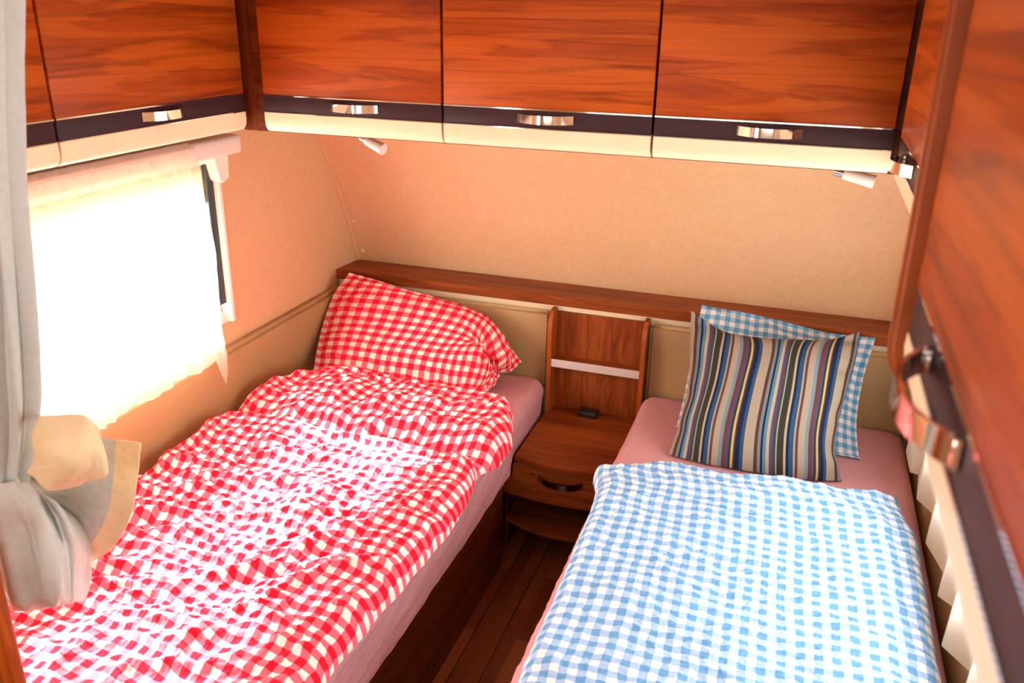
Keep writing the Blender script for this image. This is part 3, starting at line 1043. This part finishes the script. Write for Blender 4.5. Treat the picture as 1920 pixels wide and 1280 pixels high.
duvet('duvet', 'smooth blue and white gingham duvet on the right bed',
      lambda Y: np.interp(Y, [0.8, 1.22, 1.55, 1.9, 2.06, 2.12], [-0.400, -0.405, -0.412, -0.418, -0.432, -0.458]) + 0.006 * vnoise(Y * 14, Y * 0, 62),
      lambda Y: np.interp(Y, [0.8, 1.5, 2.10, 2.14, 2.25], [0.405, 0.405, 0.405, 0.392, 0.375]) + 0.004 * vnoise(Y * 12, Y * 0, 63),
      0.84, 2.13, 2.275, 330, 520, BLUE, blue_z, blue_w, rot=-0.02,
      topskew=lambda U: 0.050 * np.exp(-((U + 0.50) / 0.30) ** 2) + 0.012 * np.exp(-((U - 0.1) / 0.3) ** 2) + 0.005 * np.sin(U * 9))

# ------------------------------------------------------------------ pillows
def pillow(name, label, ctrl, T, size, mat, nu, nv, wrf, group=None, cat='pillow', flange=0.0, kx=2.2, kv=2.2, back=0.75, pinch=None):
    C = [[at(*p) for p in row] for row in ctrl]
    M = patch(C, nu, nv)
    u = np.linspace(0, 1, nu); v = np.linspace(0, 1, nv)
    U, V = np.meshgrid(u, v)
    nrm = normals(M)
    fu = np.clip((np.abs(2 * U - 1)) / (1 - flange), 0, 1); fv = np.clip(np.abs(2 * V - 1) / (1 - flange), 0, 1)
    prof = ((1 - fu ** kx) * (1 - fv ** kv)) ** 0.6
    w_ = wrf(U, V, prof)
    t = T * prof
    if pinch:
        t = t * (1 - 0.85 * np.exp(-(((U - pinch[0]) / pinch[2]) ** 2 + ((V - pinch[1]) / (pinch[2] * 1.3)) ** 2)))
    edge = np.clip(np.minimum(np.minimum(U, 1 - U), np.minimum(V, 1 - V)) / 0.02, 0, 1)
    F = M + nrm * (t + w_ * edge + 0.0015)[..., None]
    B = M - nrm * (t * back + 0.0015)[..., None]
    for Q in (F, B):
        Q[..., 2] = np.maximum(Q[..., 2], 0.569 + 0.004 * (Q is F))
        Q[..., 1] = np.minimum(Q[..., 1], 2.834)
        Q[..., 0] = np.maximum(Q[..., 0], -1.650)
    # stitch: unwrap front and back as one strip grid: front then mirrored back
    n = nu * nv
    base = np.array([F[..., 0].mean(), F[..., 1].mean(), F[..., 2].min()])
    verts = np.concatenate([F.reshape(-1, 3), B.reshape(-1, 3)]) - base
    idx = np.arange(n).reshape(nv, nu)
    ff = np.stack([idx[:-1, :-1], idx[:-1, 1:], idx[1:, 1:], idx[1:, :-1]], -1).reshape(-1, 4)
    bf = ff[:, ::-1] + n
    ring = np.concatenate([idx[0, :], idx[1:, -1], idx[-1, :-1][::-1], idx[1:-1, 0][::-1]])
    r2 = np.roll(ring, -1)
    rf = np.stack([ring, ring + n, r2 + n, r2], -1)
    faces = np.concatenate([ff, bf, rf])
    me = bpy.data.meshes.new(name)
    me.from_pydata(verts.tolist(), [], faces.tolist())
    uvv = np.stack([U * size[0], V * size[1]], -1).reshape(-1, 2)
    uva = np.concatenate([uvv, uvv])
    l = me.uv_layers.new(name='UVMap')
    l.data.foreach_set('uv', uva[faces.reshape(-1)].astype(np.float32).reshape(-1))
    me.materials.append(mat)
    me.polygons.foreach_set('use_smooth', [True] * len(faces))
    me.update()
    o = bpy.data.objects.new(name, me)
    o.location = base
    COL.objects.link(o)
    o['label'] = label; o['category'] = cat
    if group:
        o['group'] = group
    return o

def wr_red(U, V, p):
    e = 1 - np.clip(np.minimum(np.minimum(U, 1 - U) * 3.2, np.minimum(V, 1 - V) * 3.2), 0, 1)
    w_ = 0.010 * e * (ridge(U * 6 + 2, V * 16, 101) - 0.3) + 0.004 * (ridge(U * 9, V * 14 + U * 6, 102) - 0.3)
    # radiating folds around the tied end on the right
    rx, ry = U - 0.95, (V - 0.50) * 0.7
    rr = np.sqrt(rx ** 2 + ry ** 2); th = np.arctan2(ry, rx)
    k = np.exp(-(rr / 0.20) ** 2)
    w_ = w_ + k * 0.030 * np.sin(th * 13 + 3 * vnoise(U * 8, V * 8, 5)) + 0.010 * k * vnoise(U * 40, V * 40, 7)
    w_ = w_ - 0.035 * np.exp(-(rr / 0.05) ** 2)
    return w_
pillow('pillow', 'plump red gingham pillow with a gathered corner leaning on the left headboard', [
    [(588, 694, 2.48), (655, 711, 2.46), (730, 727, 2.46), (805, 740, 2.46), (862, 747, 2.47), (900, 740, 2.52), (922, 718, 2.57)],
    [(596, 648, 2.57), (675, 664, 2.56), (750, 679, 2.56), (825, 692, 2.56), (876, 700, 2.57), (915, 704, 2.61), (936, 700, 2.64)],
    [(606, 606, 2.65), (695, 621, 2.64), (780, 637, 2.64), (848, 652, 2.64), (878, 660, 2.66), (890, 666, 2.70), (896, 670, 2.72)],
    [(624, 556, 2.73), (712, 572, 2.72), (798, 592, 2.72), (872, 614, 2.72), (905, 632, 2.72), (938, 672, 2.71), (948, 698, 2.71)],
    [(655, 511, 2.79), (722, 530, 2.80), (806, 558, 2.80), (878, 586, 2.80), (920, 612, 2.79), (952, 645, 2.77), (978, 678, 2.73)]],
    0.085, (0.80, 0.46), REDP, 260, 180, wr_red, group='pillows', flange=0.04, pinch=(0.97, 0.5, 0.11))

def wr_blue(U, V, p):
    e = 1 - np.clip(np.minimum(np.minimum(U, 1 - U) * 5, np.minimum(V, 1 - V) * 5), 0, 1)
    return 0.016 * e * np.sin(U * 22 + V * 5 + 2 * vnoise(U * 5, V * 5, 3)) * (V > 0.5) + 0.012 * e * (ridge(U * 7, V * 12, 111) - 0.3) + 0.004 * vnoise(U * 12, V * 12, 112)
pillow('pillow', 'blue and white gingham pillow behind the striped cushion', [
    [(1266, 812, 2.56), (1360, 832, 2.56), (1450, 848, 2.56), (1535, 862, 2.55), (1612, 872, 2.54)],
    [(1284, 735, 2.64), (1370, 750, 2.64), (1455, 765, 2.64), (1540, 778, 2.64), (1606, 792, 2.63)],
    [(1300, 650, 2.73), (1385, 668, 2.73), (1465, 680, 2.73), (1545, 695, 2.73), (1618, 712, 2.72)],
    [(1316, 572, 2.80), (1395, 586, 2.81), (1440, 604, 2.80), (1500, 606, 2.81), (1560, 632, 2.80), (1640, 634, 2.80)][0:2] +
    [(1470, 603, 2.81), (1555, 624, 2.80), (1642, 633, 2.80)]],
    0.050, (0.62, 0.50), BLUEP, 160, 140, wr_blue, group='pillows', flange=0.07)

def wr_str(U, V, p):
    e = 1 - np.clip(np.minimum(U, 1 - U) * 7, 0, 1)
    return 0.011 * e * np.sin(V * 26 + 3 * vnoise(V * 5, U * 2, 6)) + 0.003 * vnoise(U * 7, V * 5, 116)
pillow('scatter_cushion', 'square cushion with vertical blue, cream and brown stripes on the right bed', [
    [(1250, 862, 2.36), (1328, 884, 2.35), (1415, 894, 2.35), (1500, 903, 2.35), (1577, 908, 2.38)],
    [(1273, 795, 2.43), (1340, 805, 2.42), (1420, 815, 2.42), (1500, 824, 2.42), (1566, 828, 2.44)],
    [(1290, 720, 2.51), (1360, 732, 2.50), (1435, 740, 2.50), (1512, 748, 2.50), (1583, 750, 2.52)],
    [(1294, 650, 2.59), (1370, 668, 2.58), (1448, 680, 2.58), (1524, 684, 2.58), (1602, 682, 2.60)],
    [(1296, 582, 2.665), (1366, 630, 2.65), (1450, 638, 2.65), (1545, 640, 2.65), (1614, 621, 2.675)]],
    0.075, (1.0, 1.0), STRIPE, 160, 160, wr_str, cat='cushion', kx=2.6, kv=2.6)

# ------------------------------------------------------------------ partition and gathered curtain at the left
obj('trim_3', merge(box(LX + 0.001, -1.107, 0.775, 0.799, 0.0, 1.10, .006, 3)),
    wood('partition_wood', 'z', CH, seed=9), loc=(-1.4, 0.79, 0), kind='structure', smooth=True)

cu = thing('tied_curtain', 'grey cloth curtain with beige hem gathered by a beige tieback at the left picture edge', 'curtain', (-1.25, 1.0, 0.75))
def folded(name, rows, nu, nv, mat, pleat, amp, seed, ramp=1.0, solid=0.003, matidx=None):
    C = [[at(*p) for p in r] for r in rows]
    P = patch(C, nu, nv)
    u = np.linspace(0, 1, nu); v = np.linspace(0, 1, nv)
    U, V = np.meshgrid(u, v)
    nr = normals(P)
    ph = U * pleat * 2 * math.pi + 1.2 * np.sin(U * 7 + seed) + 0.7 * vnoise(U * 3, V * 2, seed)
    d = amp * (np.sin(ph) + 0.35 * np.sin(2 * ph + 1)) + 0.002 * fbm(U * 6, V * 8, seed)
    a = ramp(V) if callable(ramp) else ramp
    P = P + nr * (d * a)[..., None]
    return grid_obj(name, P, np.stack([U, V], -1), mat, parent=cu, solid=solid, matidx=matidx)
# long upper folds, v from top to the tieback
Yc = 0.92
folded('upper_folds', [
    [(-150, -260, Yc), (-90, -260, Yc), (-30, -260, Yc), (10, -260, Yc), (12, -260, Yc + .03)],
    [(-150, 0, Yc), (-90, 0, Yc), (-30, 0, Yc), (10, 0, Yc), (22, 0, Yc + .03)],
    [(-140, 330, Yc), (-80, 330, Yc), (-20, 330, Yc), (20, 340, Yc), (32, 350, Yc + .03)],
    [(-130, 650, Yc), (-70, 650, Yc), (-10, 650, Yc - .02), (45, 650, Yc), (66, 650, Yc + .03)],
    [(-110, 790, Yc), (-60, 790, Yc), (0, 790, Yc - .02), (48, 790, Yc), (68, 790, Yc + .03)],
    [(-70, 895, Yc), (-40, 895, Yc), (0, 893, Yc - .02), (34, 890, Yc), (52, 888, Yc + .02)],
    [(-60, 925, Yc), (-40, 925, Yc), (0, 925, Yc - .02), (34, 922, Yc), (50, 920, Yc + .02)]],
    260, 160, GREY, 5.5, 0.014, 3, ramp=lambda V: 1.0 - 0.45 * V)
# bundle below the tieback, fanning out and turning under at the bottom
folded('lower_folds', [
    [(-60, 905, Yc), (-20, 905, Yc - .03), (20, 905, Yc - .03), (50, 905, Yc)],
    [(-60, 960, Yc - .02), (-10, 960, Yc - .06), (55, 950, Yc - .05), (92, 945, Yc + .01)],
    [(-50, 1030, Yc - .02), (10, 1030, Yc - .08), (75, 1010, Yc - .07), (118, 1000, Yc)],
    [(-20, 1100, Yc - .02), (30, 1110, Yc - .08), (90, 1090, Yc - .08), (130, 1080, Yc - .02)],
    [(20, 1140, Yc - .02), (45, 1142, Yc - .06), (95, 1135, Yc - .06), (135, 1126, Yc - .02)],
    [(25, 1142, Yc + .03), (50, 1140, Yc + .03), (95, 1132, Yc + .03), (140, 1122, Yc + .03)]],
    240, 150, GREY, 2.4, 0.012, 8, ramp=lambda V: np.clip(V * 3, 0.2, 1.0) * np.clip((0.84 - V) / 0.2, 0, 1))
# loop of cloth swinging back to the right of the bundle
folded('back_loop', [
    [(48, 905, Yc + .02), (60, 918, Yc + .02), (75, 930, Yc + .03)],
    [(70, 935, Yc + .02), (105, 945, Yc), (135, 975, Yc + .05)],
    [(95, 985, Yc + .04), (130, 1000, Yc), (160, 1020, Yc + .06)],
    [(105, 1040, Yc + .05), (135, 1060, Yc + .01), (158, 1080, Yc + .06)],
    [(112, 1110, Yc + .03), (135, 1120, Yc), (154, 1122, Yc + .05)],
    [(112, 1125, Yc + .02), (132, 1126, Yc + .02), (152, 1124, Yc + .05)]],
    120, 120, GREY, 0.9, 0.008, 5, ramp=lambda V: np.clip(V * 3, 0.2, 1.0) * np.clip((0.9 - V) / 0.25, 0, 1))
# tail of the curtain edge with its beige hem
nu, nv = 120, 100
mi = np.zeros((nv - 1, nu - 1)); mi[:, int((nu - 1) * 0.74):] = 1
tl = folded('curtain_tail', [
    [(52, 880, Yc + .05), (110, 850, Yc + .06), (175, 822, Yc + .08), (222, 824, Yc + .09), (266, 830, Yc + .09)],
    [(56, 900, Yc + .05), (120, 890, Yc + .05), (180, 880, Yc + .06), (218, 884, Yc + .07), (260, 895, Yc + .08)],
    [(62, 915, Yc + .05), (115, 925, Yc + .04), (165, 935, Yc + .05), (208, 948, Yc + .06), (246, 965, Yc + .07)],
    [(70, 925, Yc + .05), (110, 950, Yc + .04), (150, 975, Yc + .05), (186, 1000, Yc + .06), (212, 1025, Yc + .07)],
    [(80, 935, Yc + .05), (110, 970, Yc + .05), (138, 1000, Yc + .06), (155, 1030, Yc + .07), (162, 1058, Yc + .08)]],
    nu, nv, [GREY, BEIGE], 0.8, 0.006, 4, matidx=mi)
# tieback band and its free end
tb = []
n = 40
bm = bmesh.new()
c0 = Vector(at(-8, 905, Yc))
ring = []
for i in range(n):
    a = 2 * math.pi * i / n
    x, y = 0.052 * math.cos(a), 0.050 * math.sin(a)
    z = 0.004 * math.sin(a + 0.6)
    ring.append([bm.verts.new(c0 + Vector((x * k, y * k, z + h))) for k, h in ((1, -0.019), (1.03, 0.0), (1, 0.019), (0.95, 0.019), (0.95, -0.019))])
for i in range(n):
    A, B = ring[i], ring[(i + 1) % n]
    for k in range(5):
        bm.faces.new((A[k], A[(k + 1) % 5], B[(k + 1) % 5], B[k]))
bmesh.ops.recalc_face_normals(bm, faces=bm.faces[:])
tbo = obj('tieback', bm, BEIGE, parent=cu, smooth=True, label='beige cloth tieback')
def tie_end():
    rows = [
        [(52, 885, Yc - .01), (64, 850, Yc - .02), (66, 815, Yc - .01), (66, 778, Yc + .01)],
        [(66, 900, Yc - .02), (98, 862, Yc - .05), (110, 820, Yc - .04), (112, 776, Yc)],
        [(88, 918, Yc - .02), (128, 880, Yc - .05), (150, 832, Yc - .04), (158, 780, Yc)],
        [(105, 917, Yc - .01), (150, 893, Yc - .03), (185, 850, Yc - .02), (178, 802, Yc + .01)],
        [(145, 908, Yc), (172, 898, Yc - .01), (200, 888, Yc - .01), (186, 830, Yc + .01)]]
    P = patch([[at(*p) for p in r] for r in rows], 80, 80)
    u = np.linspace(0, 1, 80); U, V = np.meshgrid(u, u)
    P = P + normals(P) * (0.003 * fbm(U * 3, V * 3, 4) + 0.004 * np.sin(U * 8 + V * 3) * (1 - V))[..., None]
    grid_obj('tieback_end', P, np.stack([U, V], -1), BEIGE, parent=cu, solid=0.004)
tie_end()
